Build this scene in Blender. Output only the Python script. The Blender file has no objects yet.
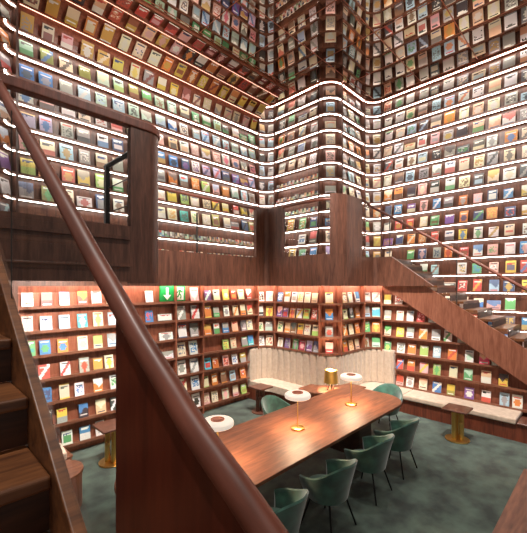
import bpy, bmesh, math, random
from mathutils import Vector, Matrix
random.seed(7)
PI = math.pi
SC = bpy.context.scene
COL = SC.collection

# ------------------------------------------------------------------ camera, world, lights, exposure
EYE = 2.8
FPX, CX, HY = 357.0, 263.5, 286.0
YAW = math.atan2(351.5, 357.0)
FW = (math.cos(YAW), math.sin(YAW)); RT = (math.sin(YAW), -math.cos(YAW))
cam_d = bpy.data.cameras.new('camera'); cam = bpy.data.objects.new('camera', cam_d); COL.objects.link(cam)
cam_d.sensor_fit = 'HORIZONTAL'; cam_d.sensor_width = 36.0
cam_d.lens = FPX / 527 * 36
cam_d.shift_y = (HY - 266.5) / 527
cam_d.clip_start = 0.03; cam_d.clip_end = 100
cam.location = (0, 0, EYE)
cam.rotation_euler = (PI/2, 0, YAW - PI/2)
SC.camera = cam

w = bpy.data.worlds.new('world'); SC.world = w; w.use_nodes = True
w.node_tree.nodes['Background'].inputs[0].default_value = (1.0, 0.9, 0.82, 1)
w.node_tree.nodes['Background'].inputs[1].default_value = 0.22
SC.view_settings.view_transform = 'Standard'
SC.view_settings.look = 'None'
SC.view_settings.exposure = 0.45
SC.view_settings.gamma = 1.0
SC.view_settings.use_curve_mapping = False
SC.cycles.use_denoising = True
SC.cycles.max_bounces = 8
SC.cycles.sample_clamp_indirect = 6.0
LED_UP = 15.0      # shelf strips of the tall walls
LED_LOW = 32.0     # strip under the mezzanine fascia

def spot(name, loc, target, power, angle=70, blend=0.6, col=(1, 0.93, 0.86), rad=0.08):
    d = bpy.data.lights.new(name, 'SPOT'); o = bpy.data.objects.new(name, d); COL.objects.link(o)
    d.energy = power; d.spot_size = math.radians(angle); d.spot_blend = blend; d.color = col
    d.shadow_soft_size = rad
    o.location = loc
    v = Vector(target) - Vector(loc)
    o.rotation_euler = v.to_track_quat('-Z', 'Y').to_euler()
    return o
# added unseen spots, brightening the reading floor, both storeys' shelves, stairs and landing
spot('downlight', (4.0, 3.2, 8.0), (4.2, 3.3, 0), 300, 50)
spot('downlight', (6.6, 2.2, 8.0), (6.6, 2.0, 0), 380, 50)
spot('downlight', (4.0, 3.4, 7.9), (4.6, 6.5, 1.2), 1900, 46, 0.8)
spot('downlight', (4.8, 2.6, 7.9), (7.3, 4.8, 1.4), 1900, 42, 0.8)
spot('downlight', (4.6, 1.2, 7.9), (8.4, 2.4, 1.0), 2300, 46, 0.8)
spot('downlight', (-0.6, 1.6, 7.9), (0.5, 1.2, 2.2), 620, 40, 0.8)
spot('downlight', (3.6, 3.0, 7.9), (3.6, 7.5, 6.0), 420, 75, 0.8)
spot('downlight', (5.4, 2.6, 7.9), (9.7, 2.2, 5.0), 420, 75, 0.8)
spot('downlight', (5.2, 3.4, 7.9), (8.2, 5.6, 5.2), 100, 60, 0.8)
spot('downlight', (3.2, 1.0, 7.9), (1.2, 4.0, 4.0), 420, 40, 0.8)
spot('downlight', (4.6, -0.6, 7.9), (4.4, 0.3, 0.7), 600, 34, 0.8)
# recessed downlights in the underside of the left landing
for lx in (1.5, 2.0): spot('downlight', (lx, 5.0, 3.27), (lx, 6.6, 1.1), 260, 110, 0.9)

# ------------------------------------------------------------------ pixel helpers (world position on a plane seen through a picture point)
def ray(px):
    t = (px - CX) / FPX
    return FW[0] + t * RT[0], FW[1] + t * RT[1]
def on_x(px, py, X):
    dx, dy = ray(px); Z = X / dx
    return Z * dy, EYE - (py - HY) / FPX * Z            # Y, z
def on_y(px, py, Y):
    dx, dy = ray(px); Z = Y / dy
    return Z * dx, EYE - (py - HY) / FPX * Z            # X, z
def project(p):
    Z = p[0] * FW[0] + p[1] * FW[1]; L = p[0] * RT[0] + p[1] * RT[1]
    if Z < 0.05: return None
    return CX + FPX * L / Z, HY - FPX * (p[2] - EYE) / Z, Z

# ------------------------------------------------------------------ materials
def lin(c):
    return tuple((x / 12.92 if x <= 0.04045 else ((x + 0.055) / 1.055) ** 2.4) for x in c)
def rgb(h):
    return lin(tuple(int(h[i:i+2], 16) / 255 for i in (0, 2, 4)))
def new_mat(name):
    m = bpy.data.materials.new(name); m.use_nodes = True
    return m, m.node_tree.nodes, m.node_tree.links, m.node_tree.nodes['Principled BSDF']
def plain(name, col, rough=0.5, metal=0.0, **kw):
    m, N, L, p = new_mat(name)
    p.inputs['Base Color'].default_value = (*col, 1); p.inputs['Roughness'].default_value = rough
    p.inputs['Metallic'].default_value = metal
    for k, v in kw.items(): p.inputs[k.replace('_', ' ')].default_value = v
    return m
def wood(name, c1, c2, scale=(6, 6, 0.7), rough=0.4, fine=9.0, bump=0.05, coat=0.0):
    m, N, L, p = new_mat(name)
    tc = N.new('ShaderNodeTexCoord'); mp = N.new('ShaderNodeMapping'); L.new(tc.outputs['Object'], mp.inputs[0])
    mp.inputs['Scale'].default_value = scale
    n1 = N.new('ShaderNodeTexNoise'); n1.inputs['Scale'].default_value = 2.2; n1.inputs['Detail'].default_value = 6
    n1.inputs['Distortion'].default_value = 0.8; L.new(mp.outputs[0], n1.inputs['Vector'])
    n2 = N.new('ShaderNodeTexNoise'); n2.inputs['Scale'].default_value = fine; n2.inputs['Detail'].default_value = 4
    L.new(mp.outputs[0], n2.inputs['Vector'])
    mx = N.new('ShaderNodeMath'); mx.operation = 'ADD'
    ml = N.new('ShaderNodeMath'); ml.operation = 'MULTIPLY'; ml.inputs[1].default_value = 0.6
    L.new(n2.outputs[0], ml.inputs[0]); L.new(n1.outputs[0], mx.inputs[0]); L.new(ml.outputs[0], mx.inputs[1])
    cr = N.new('ShaderNodeValToRGB'); cr.color_ramp.elements[0].position = 0.55; cr.color_ramp.elements[1].position = 1.05 - 0.05
    cr.color_ramp.elements[0].color = (*c1, 1); cr.color_ramp.elements[1].color = (*c2, 1)
    L.new(mx.outputs[0], cr.inputs[0]); L.new(cr.outputs[0], p.inputs['Base Color'])
    p.inputs['Roughness'].default_value = rough
    p.inputs['Coat Weight'].default_value = coat; p.inputs['Coat Roughness'].default_value = 0.15
    b = N.new('ShaderNodeBump'); b.inputs['Strength'].default_value = bump; L.new(n2.outputs[0], b.inputs['Height'])
    L.new(b.outputs[0], p.inputs['Normal'])
    return m
M = {}
M['wall_wood'] = wood('walnut_panel', rgb('48291d'), rgb('724734'))
M['low_wood'] = wood('reddish_walnut_panel', rgb('7a4230'), rgb('a2634a'))
M['shelf_wood'] = wood('shelf_walnut', rgb('6b3f2e'), rgb('93604a'), scale=(1, 1, 6))
M['fascia'] = wood('dark_walnut_fascia', rgb('44281e'), rgb('6e4737'), rough=0.4)
M['string'] = wood('stringer_walnut', rgb('6e3e2c'), rgb('96604a'), rough=0.4)
M['panel'] = wood('mahogany_panel', rgb('42190f'), rgb('612818'), rough=0.35)
M['rail'] = wood('polished_handrail', rgb('552818'), rgb('7c4230'), scale=(8, 1, 1), rough=0.5, coat=0.05)
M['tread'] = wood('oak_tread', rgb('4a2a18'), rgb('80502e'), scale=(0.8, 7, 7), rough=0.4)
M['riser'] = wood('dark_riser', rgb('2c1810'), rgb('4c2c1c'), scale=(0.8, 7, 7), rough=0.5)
M['table'] = wood('walnut_tabletop', rgb('5a3220'), rgb('88543a'), scale=(0.8, 6, 6), rough=0.5, fine=6, bump=0.03, coat=0.0)
M['darktop'] = wood('dark_walnut_top', rgb('452820'), rgb('6b4436'), scale=(1, 6, 6), rough=0.3)
M['benchwood'] = wood('bench_base_wood', rgb('4e2418'), rgb('7a3e2a'), scale=(8, 8, 0.6))
M['copper'] = plain('copper_edge', rgb('b8735a'), 0.35, 0.7)
M['brass'] = plain('polished_brass', rgb('d8b068'), 0.32, 1.0)
M['gold'] = plain('gold_shade', rgb('d8b060'), 0.3, 0.9)
M['black'] = plain('black_metal', rgb('141414'), 0.4, 0.5)
M['steel'] = plain('dark_steel', rgb('4a4644'), 0.35, 0.8)
M['dark'] = plain('dark_recess', rgb('2a1f1c'), 0.7)
M['plaster'] = plain('beige_plaster', rgb('b09a8a'), 0.8)
M['white_sign'] = plain('sign_white', rgb('f4f8f2'), 0.5)
M['green_sign'] = plain('sign_green', rgb('18a04c'), 0.5)
M['page'] = plain('book_pages', rgb('e8dfcc'), 0.8)

def book_mat():
    m, N, L, p = new_mat('printed_cover')
    a = N.new('ShaderNodeAttribute'); a.attribute_name = 'Col'
    L.new(a.outputs['Color'], p.inputs['Base Color']); p.inputs['Roughness'].default_value = 0.45
    return m
M['book'] = book_mat()
def mottled(name, c1, c2, scale, rough, sheen=0.0, detail=5, bump=0.0, bs=200):
    m, N, L, p = new_mat(name)
    tc = N.new('ShaderNodeTexCoord')
    n = N.new('ShaderNodeTexNoise'); n.inputs['Scale'].default_value = scale; n.inputs['Detail'].default_value = detail
    L.new(tc.outputs['Object'], n.inputs['Vector'])
    cr = N.new('ShaderNodeValToRGB'); cr.color_ramp.elements[0].position = 0.35; cr.color_ramp.elements[1].position = 0.68
    cr.color_ramp.elements[0].color = (*c1, 1); cr.color_ramp.elements[1].color = (*c2, 1)
    L.new(n.outputs[0], cr.inputs[0]); L.new(cr.outputs[0], p.inputs['Base Color'])
    p.inputs['Roughness'].default_value = rough; p.inputs['Sheen Weight'].default_value = sheen
    if bump:
        b = N.new('ShaderNodeBump'); b.inputs['Strength'].default_value = bump
        n2 = N.new('ShaderNodeTexNoise'); n2.inputs['Scale'].default_value = bs
        L.new(tc.outputs['Object'], n2.inputs['Vector']); L.new(n2.outputs[0], b.inputs['Height']); L.new(b.outputs[0], p.inputs['Normal'])
    return m
M['carpet'] = mottled('green_carpet', rgb('1f2b26'), rgb('4c5e53'), 3.4, 0.95, 0.3, 7, 0.4, 160)
M['velvet'] = mottled('green_velvet', rgb('1a4236'), rgb('366c5a'), 7, 0.6, 0.8, 3)
M['fabric'] = mottled('blush_beige_upholstery', rgb('b8a490'), rgb('c4b19d'), 14, 0.85, 0.3, 3, 0.0)
M['seat_fabric'] = mottled('cream_seat_upholstery', rgb('bba591'), rgb('cdb8a4'), 12, 0.85, 0.3, 3, 0.15)

def emit(name, col, s):
    m, N, L, p = new_mat(name)
    p.inputs['Base Color'].default_value = (*col, 1)
    p.inputs['Emission Color'].default_value = (*col, 1); p.inputs['Emission Strength'].default_value = s
    return m
M['led'] = emit('led_strip_white', (1.0, 0.92, 0.85), LED_UP)
M['led_low'] = emit('led_strip_warm', (1.0, 0.80, 0.68), LED_LOW)
M['led_cove'] = emit('led_strip_cove', (1.0, 0.55, 0.40), 2.2)
M['shade'] = emit('frosted_glowing_glass', (1.0, 0.90, 0.76), 0.4)
def glass():
    m, N, L, p = new_mat('clear_glass'); N.remove(p)
    out = N['Material Output']; tr = N.new('ShaderNodeBsdfTransparent'); gl = N.new('ShaderNodeBsdfGlossy'); mx = N.new('ShaderNodeMixShader')
    tr.inputs[0].default_value = (0.975, 0.985, 0.98, 1); gl.inputs['Roughness'].default_value = 0.02
    fr = N.new('ShaderNodeFresnel'); fr.inputs[0].default_value = 1.45
    ge = N.new('ShaderNodeNewGeometry'); sb = N.new('ShaderNodeMath'); sb.operation = 'SUBTRACT'; sb.inputs[0].default_value = 1.0
    mu = N.new('ShaderNodeMath'); mu.operation = 'MULTIPLY'; m2 = N.new('ShaderNodeMath'); m2.operation = 'MULTIPLY'; m2.inputs[1].default_value = 0.6
    L.new(ge.outputs['Backfacing'], sb.inputs[1]); L.new(sb.outputs[0], mu.inputs[0]); L.new(fr.outputs[0], mu.inputs[1]); L.new(mu.outputs[0], m2.inputs[0])
    L.new(m2.outputs[0], mx.inputs[0]); L.new(tr.outputs[0], mx.inputs[1]); L.new(gl.outputs[0], mx.inputs[2])
    L.new(mx.outputs[0], out.inputs['Surface'])
    return m
M['glass'] = glass()
M['mirror'] = plain('bronze_mirror', (0.54, 0.49, 0.455), 0.015, 1.0)

# ------------------------------------------------------------------ mesh helpers
def obj(name, bm, mat, parent=None, smooth=False, kind=None, bevel=0, label=None):
    bmesh.ops.recalc_face_normals(bm, faces=bm.faces)
    me = bpy.data.meshes.new(name); bm.to_mesh(me); bm.free()
    o = bpy.data.objects.new(name, me); COL.objects.link(o)
    me.materials.append(mat)
    if smooth:
        me.polygons.foreach_set('use_smooth', [True] * len(me.polygons))
        me.set_sharp_from_angle(angle=math.radians(40))
    if parent: o.parent = parent
    if kind: o['kind'] = kind
    if label: o['label'] = label
    if bevel:
        b = o.modifiers.new('bevel', 'BEVEL'); b.width = bevel; b.segments = 3; b.limit_method = 'ANGLE'
    return o
def thing(name, label, cat, loc=(0, 0, 0), rotz=0, group=None):
    o = bpy.data.objects.new(name, None); COL.objects.link(o); o.empty_display_size = 0.1
    o.location = loc; o.rotation_euler = (0, 0, rotz); o['label'] = label; o['category'] = cat
    if group: o['group'] = group
    return o
def tag(o, label, cat, group=None):
    o['label'] = label; o['category'] = cat
    if group: o['group'] = group
    return o
def box(bm, x0, x1, y0, y1, z0, z1):
    vs = [bm.verts.new((x, y, z)) for z in (z0, z1) for y in (y0, y1) for x in (x0, x1)]
    for f in ((0,1,3,2),(4,6,7,5),(0,4,5,1),(2,3,7,6),(0,2,6,4),(1,5,7,3)): bm.faces.new([vs[i] for i in f])
    return bm
def B(*a): return box(bmesh.new(), *a)
def prism(bm, poly, z0, z1):
    a = [bm.verts.new((p[0], p[1], z0)) for p in poly]; b = [bm.verts.new((p[0], p[1], z1)) for p in poly]
    bm.faces.new(a[::-1]); bm.faces.new(b)
    n = len(poly)
    for i in range(n): bm.faces.new((a[i], a[(i+1) % n], b[(i+1) % n], b[i]))
    return bm
def prism_x(bm, poly, x0, x1):           # poly of (y, z)
    a = [bm.verts.new((x0, p[0], p[1])) for p in poly]; b = [bm.verts.new((x1, p[0], p[1])) for p in poly]
    bm.faces.new(a[::-1]); bm.faces.new(b)
    n = len(poly)
    for i in range(n): bm.faces.new((a[i], a[(i+1) % n], b[(i+1) % n], b[i]))
    return bm
def tube(bm, pts, r, seg=12, rz=None, closed=False):
    rz = rz or r; rings = []
    n = len(pts); P = [Vector(p) for p in pts]
    for i, p in enumerate(P):
        if closed: d = P[(i+1) % n] - P[i-1]
        else: d = (P[min(i+1, n-1)] - P[max(i-1, 0)])
        d.normalize()
        up = Vector((0, 0, 1)) if abs(d.z) < 0.95 else Vector((1, 0, 0))
        s = d.cross(up).normalized(); u = s.cross(d).normalized()
        rings.append([bm.verts.new(p + s * (r * math.cos(2*PI*k/seg)) + u * (rz * math.sin(2*PI*k/seg))) for k in range(seg)])
    for i in range(n if closed else n - 1):
        a, b = rings[i], rings[(i+1) % n]
        for k in range(seg): bm.faces.new((a[k], a[(k+1) % seg], b[(k+1) % seg], b[k]))
    if not closed:
        bm.faces.new(rings[0][::-1]); bm.faces.new(rings[-1])
    return bm
def lathe(bm, prof, seg=32, c=(0, 0)):
    rings = []
    for r, z in prof:
        if r < 1e-5: rings.append([bm.verts.new((c[0], c[1], z))])
        else: rings.append([bm.verts.new((c[0] + r*math.cos(2*PI*k/seg), c[1] + r*math.sin(2*PI*k/seg), z)) for k in range(seg)])
    for a, b in zip(rings, rings[1:]):
        for k in range(seg):
            k2 = (k+1) % seg
            if len(a) == 1 and len(b) > 1: bm.faces.new((a[0], b[k2], b[k]))
            elif len(b) == 1 and len(a) > 1: bm.faces.new((a[k], a[k2], b[0]))
            elif len(a) > 1: bm.faces.new((a[k], a[k2], b[k2], b[k]))
    return bm
def normals(path):
    out = []
    for i in range(len(path)):
        ns = []
        for j in (i - 1, i):
            if 0 <= j < len(path) - 1:
                dx, dy = path[j+1][0] - path[j][0], path[j+1][1] - path[j][1]
                l = math.hypot(dx, dy); ns.append((dy / l, -dx / l))
        nx, ny = sum(n[0] for n in ns) / len(ns), sum(n[1] for n in ns) / len(ns)
        l2 = nx*nx + ny*ny
        out.append((nx / l2, ny / l2) if l2 > 0.3 else (nx, ny))
    return out
def sweep(bm, path, prof, ofs=None):      # prof: closed ring of (offset into the room, z)
    ns = normals(path); rings = []
    for i, (p, n) in enumerate(zip(path, ns)):
        k = ofs[i] if ofs else 0
        rings.append([bm.verts.new((p[0] + n[0]*(o + (k if o > 0.05 else 0)), p[1] + n[1]*(o + (k if o > 0.05 else 0)), z)) for o, z in prof])
    m = len(prof)
    for a, b in zip(rings, rings[1:]):
        for k in range(m): bm.faces.new((a[k], a[(k+1) % m], b[(k+1) % m], b[k]))
    bm.faces.new(rings[0]); bm.faces.new(rings[-1][::-1])
    return bm
def rect(o0, o1, z0, z1): return [(o0, z0), (o1, z0), (o1, z1), (o0, z1)]
def arc(cx, cy, r, a0, a1, n=8):
    return [(cx + r*math.cos(math.radians(a0 + (a1-a0)*i/n)), cy + r*math.sin(math.radians(a0 + (a1-a0)*i/n))) for i in range(n+1)]
def lerp_path(path, s):                    # point, direction at arc length s
    for (a, b) in zip(path, path[1:]):
        l = math.hypot(b[0]-a[0], b[1]-a[1])
        if s <= l or (b is path[-1]):
            t = s / l
            return (a[0] + (b[0]-a[0])*t, a[1] + (b[1]-a[1])*t), ((b[0]-a[0])/l, (b[1]-a[1])/l)
        s -= l
def plen(path): return sum(math.hypot(b[0]-a[0], b[1]-a[1]) for a, b in zip(path, path[1:]))
def s_at_px(path, px):                     # arc length where the path crosses a picture column
    L = plen(path); best = None
    n = 400
    for i in range(n + 1):
        s = L * i / n; p, d = lerp_path(path, s); q = project((p[0], p[1], 1))
        if q is None: continue
        e = abs(q[0] - px)
        if best is None or e < best[0]: best = (e, s)
    return best[1]

# ------------------------------------------------------------------ plan of the shelving
def plan(k, xl, yend):
    P = {}
    P['left'] = [(xl, 6.55*k), (6.34*k, 6.55*k)]
    P['recess_left'] = arc(6.34*k, 6.134*k, 0.416*k, 90, 0)
    P['face_left'] = [(6.756*k, 6.134*k), (6.756*k, 4.8*k)]
    P['column'] = arc(7.03*k, 4.8*k, 0.274*k, 180, 270)
    P['face_right'] = [(7.03*k, 4.526*k), (8.02*k, 4.526*k)]
    P['recess_right'] = arc(8.02*k, 4.10*k, 0.424*k, 90, 0)
    P['right'] = [(8.444*k, 4.10*k), (8.444*k, yend)]
    if k > 1: P['recess_end'] = arc(1.41, 6.55*k - 0.31, 0.31, 180, 90, 5)
    return P
KU = 1.155
LOW = plan(1.0, 1.22, 0.25)
UP = plan(KU, 1.41, 0.9)
YU, XU = 6.55*KU, 8.444*KU
ZC = 8.12                                   # mirror ceiling
PU = 0.42
SEGS0 = ['left', 'recess_left', 'face_left', 'column', 'face_right', 'recess_right', 'right']
SEGS = SEGS0
SAY = {'recess_end': 'far left curved recess', 'left': 'left wall', 'recess_left': 'left corner recess', 'face_left': 'face left of the column', 'column': 'rounded column',
       'face_right': 'face right of the column', 'recess_right': 'right corner recess', 'right': 'right wall'}

Xs = 8.25
_a, _b = on_x(433, 290.5, Xs), on_x(527, 350, Xs); _c, _d = on_x(414, 308, Xs), on_x(527, 385, Xs)
KT = (_a[1]-_b[1])/(_a[0]-_b[0]); KB = (_c[1]-_d[1])/(_c[0]-_d[0])
top = lambda y: _b[1] + KT*(y - _b[0]); bot = lambda y: _d[1] + KB*(y - _d[0])
ybot = lambda z: _d[0] + (z - _d[1])/KB
# ------------------------------------------------------------------ structure
obj('floor', B(-2, 10.2, -2.5, 8, -0.1, 0), M['carpet'], kind='structure')
obj('ceiling', B(-2, 10.2, -2.5, 8, ZC, ZC + 0.1), M['mirror'], kind='structure')
obj('wall_left', B(-2, 10.2, YU + 0.06, YU + 0.2, 0, ZC), M['fascia'], kind='structure')
obj('wall_right', B(XU + 0.06, XU + 0.2, -2.5, YU + 0.06, 0, ZC), M['fascia'], kind='structure')
bm = bmesh.new(); box(bm, 0.9, 1.2, 6.2, YU + 0.05, 0, 3.3); box(bm, 0.85, 1.04, 7.0, YU + 0.05, 3.3, ZC - 0.002)
obj('wall_side', bm, M['wall_wood'], kind='structure')
# lower room's wall block under the mezzanine walkway
fullLow = sum([LOW[s] for s in SEGS], [])
def dedupe(p):
    out = [p[0]]
    for q in p[1:]:
        if math.hypot(q[0]-out[-1][0], q[1]-out[-1][1]) > 1e-4: out.append(q)
    return out
fullLow = dedupe(fullLow)
obj('wall_lower', sweep(bmesh.new(), fullLow[:-1] + [(8.444, 4.05)], rect(-0.10, -0.022, 0, 3.28)), M['low_wood'], kind='structure')
def under_stair(x0, x1, y1, z0):
    return prism_x(bmesh.new(), [(0.25, z0), (y1, z0), (y1, 2.8), (ybot(2.75), 2.8 if ybot(2.75) < y1 else 2.8), (0.25, bot(0.25) + 0.05)], x0, x1)
obj('wall_lower_right', under_stair(8.466, 8.54, 4.05, 0), M['low_wood'], kind='structure')
# mezzanine walkway slab
bm = bmesh.new(); ns = normals(fullLow)
walk = [(p[0] + n[0]*0.22, p[1] + n[1]*0.22) for p, n in zip(fullLow, ns)]
walk = [(2.1, walk[0][1])] + walk[1:]
walk[-1] = (walk[-1][0], 3.9)
poly = walk + [(XU - 0.02, 3.9), (XU - 0.02, 4.10*KU), (8.02*KU, 4.526*KU-0.02), (7.03*KU, 4.526*KU-0.02), (6.756*KU-0.02, 4.8*KU), (6.756*KU-0.02, 6.134*KU), (6.34*KU, YU-0.02), (2.1, YU-0.02)]
obj('trim_walkway', prism(bm, poly, 3.3, 3.48), M['fascia'], kind='structure')
obj('trim_landing', B(1.15, 2.12, 4.08, YU - 0.02, 3.3, 3.48), M['fascia'], kind='structure')
# mirror ceiling seams
for i, x in enumerate((0.56, 1.84, 3.12, 4.40, 5.68, 6.96, 8.24, 9.52)):
    obj('trim_seam', B(x - 0.008, x + 0.008, -2.4, YU, ZC - 0.006, ZC), M['copper'], kind='structure')
for i, y in enumerate((1.0, 2.3, 3.6, 4.9, 6.2)):
    obj('trim_seam', B(-1.9, XU, y - 0.008, y + 0.008, ZC - 0.006, ZC), M['copper'], kind='structure')

# ------------------------------------------------------------------ shelving units
UPZ = [ZC - PU*k for k in range(1, 18)]      # shelf levels of the tall walls
LOWZ = {'left': [2.47 - 0.385*k for k in range(7)], 'corner': [2.40 - 0.377*k for k in range(4)], 'right': [2.35 - 0.385*k for k in range(6)]}
def low_levels(seg):
    if seg == 'left': return LOWZ['left']
    if seg == 'right': return LOWZ['right']
    return LOWZ['corner']
def shrink(path, e):
    p = list(path)
    a, b = p[0], p[1]; l = math.hypot(b[0]-a[0], b[1]-a[1]); p[0] = (a[0] + (b[0]-a[0])/l*e, a[1] + (b[1]-a[1])/l*e)
    a, b = p[-1], p[-2]; l = math.hypot(b[0]-a[0], b[1]-a[1]); p[-1] = (a[0] + (b[0]-a[0])/l*e, a[1] + (b[1]-a[1])/l*e)
    return p
def divider(root, path, s, z0, z1, o1, mat, w=0.05):
    p, d = lerp_path(path, s); n = (d[1], -d[0])
    a = (p[0] - d[0]*w/2, p[1] - d[1]*w/2); b = (p[0] + d[0]*w/2, p[1] + d[1]*w/2)
    return obj('divider', sweep(bmesh.new(), [a, b], rect(0.0, o1, z0, z1)), mat, root)
COVE_TOP = 7.28
for seg in SEGS + ['recess_end']:
    path = UP[seg]
    mid, d = lerp_path(path, plen(path)/2)
    t = thing('wall_bookshelf', 'tall walnut display shelving with glowing strip lights, upper storey, ' + SAY[seg], 'bookshelf')
    zlo = 3.5 if seg != 'right' else 0.98
    ztop = ZC - 0.003 if seg != 'left' else COVE_TOP
    obj('back_panel', sweep(bmesh.new(), path, rect(-0.05, 0.0, zlo - 0.02, ztop)), M['wall_wood'], t)
    sp = shrink(path, 0.012)
    for z in UPZ:
        if z < zlo - 0.01 or z > ztop - 0.02 and seg == 'left' and z > COVE_TOP + 0.01: continue
        sh = obj('shelf', sweep(bmesh.new(), sp, [(0.001, z - 0.035), (0.15, z - 0.02), (0.165, z - 0.02), (0.165, z + 0.02), (0.15, z + 0.02), (0.15, z), (0.001, z)]), M['shelf_wood'], t)
        obj('light_strip', sweep(bmesh.new(), sp, rect(0.105, 0.128, z - 0.034, z - 0.0255)), M['led'], sh)
    if seg != 'left':   # strip at the ceiling line
        sh = obj('shelf', sweep(bmesh.new(), sp, rect(0.001, 0.165, ZC - 0.04, ZC - 0.004)), M['copper'], t)
        obj('light_strip', sweep(bmesh.new(), sp, rect(0.118, 0.14, ZC - 0.050, ZC - 0.041)), M['led'], sh)
    ends = {'recess_end': [1], 'left': [], 'recess_left': [0, 1], 'face_left': [], 'column': [0, 1], 'face_right': [], 'recess_right': [0, 1], 'right': []}[seg]
    for e in ends:
        divider(t, path, 0.02 if e == 0 else plen(path) - 0.02, zlo, ztop - 0.05, 0.172, M['fascia'], 0.035)
    if seg == 'left':
        # the cove that curls from the wall up and out to the mirror ceiling
        def cv(a, o=0.0):
            a = math.radians(a); y = YU - 1.28*(1 - math.cos(a)); z = COVE_TOP + (ZC - 0.004 - COVE_TOP)*math.sin(a)
            nx, nz = -math.cos(a)*0.84, -math.sin(a)*1.28; l = math.hypot(nx, nz)
            return (y + nx/l*o, z + nz/l*o)
        prof = [cv(a) for a in range(0, 91, 5)] + [(YU + 0.04, ZC - 0.004), (YU + 0.04, COVE_TOP)]
        obj('cove_panel', prism_x(bmesh.new(), prof, 1.42, 7.32), M['low_wood'], t)
        CB = [0, 33, 57, 75, 89]
        for a in CB[1:]:
            fd = 0.085 if a < 80 else 0.04
            q = [cv(a, -0.01), cv(a, fd)]
            dy, dz = cv(a + 1)[0] - cv(a)[0], cv(a + 1)[1] - cv(a)[1]; l = math.hypot(dy, dz); dy, dz = dy/l*0.012, dz/l*0.012
            poly = [(q[0][0]-dy, q[0][1]-dz), (q[1][0]-dy, q[1][1]-dz), (q[1][0]+dy, q[1][1]+dz), (q[0][0]+dy, q[0][1]+dz)]
            sh = obj('shelf', prism_x(bmesh.new(), poly, 1.42, 7.33), M['copper'], t)
            if a != 89:
                e0 = cv(a, 0.06)
                poly = [(e0[0]-dy*2.2, e0[1]-dz*2.2 - 0.0), (cv(a, 0.08)[0]-dy*2.2, cv(a, 0.08)[1]-dz*2.2), (cv(a, 0.08)[0]-dy*1.1, cv(a, 0.08)[1]-dz*1.1), (e0[0]-dy*1.1, e0[1]-dz*1.1)]
                obj('light_strip', prism_x(bmesh.new(), poly, 1.44, 7.31), M['led_cove'], sh)

for seg in SEGS:
    path = LOW[seg]
    t = thing('wall_bookshelf', 'warm reddish wooden display shelving of the lower room, ' + SAY[seg], 'bookshelf')
    zb = 0.0 if seg in ('left', 'right') else 1.2
    if seg == 'right': obj('back_panel', under_stair(8.444, 8.464, 4.10, zb), M['low_wood'], t)
    else: obj('back_panel', sweep(bmesh.new(), path, rect(-0.02, 0.0, zb, 3.28)), M['low_wood'], t)
    for z in low_levels(seg):
        sp = shrink(path, 0.006)
        if seg == 'left' and z < 1.2: sp[-1] = (lerp_path(path, s_at_px(path, 246.5))[0][0], sp[-1][1])
        if seg == 'right':
            sp[-1] = (8.444, max(0.25, ybot(z) + 0.04))
            if z < 1.2: sp[0] = (8.444, lerp_path(path, s_at_px(path, 397))[0][1])
        obj('shelf', sweep(bmesh.new(), sp, [(0.001, z - 0.03), (0.115, z - 0.03), (0.125, z - 0.03), (0.125, z + 0.015), (0.115, z + 0.015), (0.115, z), (0.001, z)]), M['shelf_wood'], t)
    L = plen(path)
    if seg == 'left': ss = [s_at_px(path, x) for x in (16, 173, 200)]
    elif seg in ('recess_left', 'column', 'recess_right'): ss = [L - 0.02] + ([0.02] if seg != 'recess_right' else [])
    else: ss = []
    if seg == 'recess_right': ss.append(0.02)
    for s in ss:
        divider(t, path, s, zb, 2.8, 0.13, M['low_wood'], 0.03)
    if seg == 'left':   # pale lit end post by the stair
        divider(t, path, s_at_px(path, 119), 0, 2.8, 0.135, M['copper'], 0.02)

# ------------------------------------------------------------------ mezzanine fascia, railings
ns = normals(fullLow)
bandp = [(p[0] + n[0]*0.30, p[1] + n[1]*0.30) for p, n in zip(fullLow, ns)]
bandp[0] = (1.15, bandp[0][1])
Xb = 8.444 - 0.30
ys0, zs0 = on_x(391, 261, Xb); ys1, zs1 = on_x(433, 290.5, Xb)
flat = [p for p in bandp if p[1] > ys0 - 0.01 or p[0] < 8.1]
flat = dedupe([p for p in flat if not (p[0] > 8.1 and p[1] < ys0)] + [(Xb, ys0)])
bm = sweep(bmesh.new(), flat, rect(-0.10, 0.0, 2.8, 3.5))
obj('wall_fascia', bm, M['fascia'], kind='structure')
bm = prism_x(bmesh.new(), [(ys0, 3.5), (ys0, 2.8), (ys1, 2.8)] if zs0 > 3.45 else [(ys0, 2.8), (ys1, 2.8), (ys0, 3.5)], Xb, Xb + 0.10)
obj('wall_fascia_end', bm, M['fascia'], kind='structure')
# light strip tucked under the fascia
lt = tag(obj('cove_light', sweep(bmesh.new(), [p for p in bandp if p[0] < 8.1 or p[1] > 2.6][:-1] + [(Xb, 3.1)], rect(-0.17, -0.12, 2.825, 2.84)), M['led_low']), 'long warm light strip tucked under the mezzanine fascia, washing the lower shelves', 'light strip')

def railing_piece(name, path, z0, z1, o0, o1, mat, **k): return obj(name, sweep(bmesh.new(), path, rect(o0, o1, z0, z1)), mat, **k)
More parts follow.
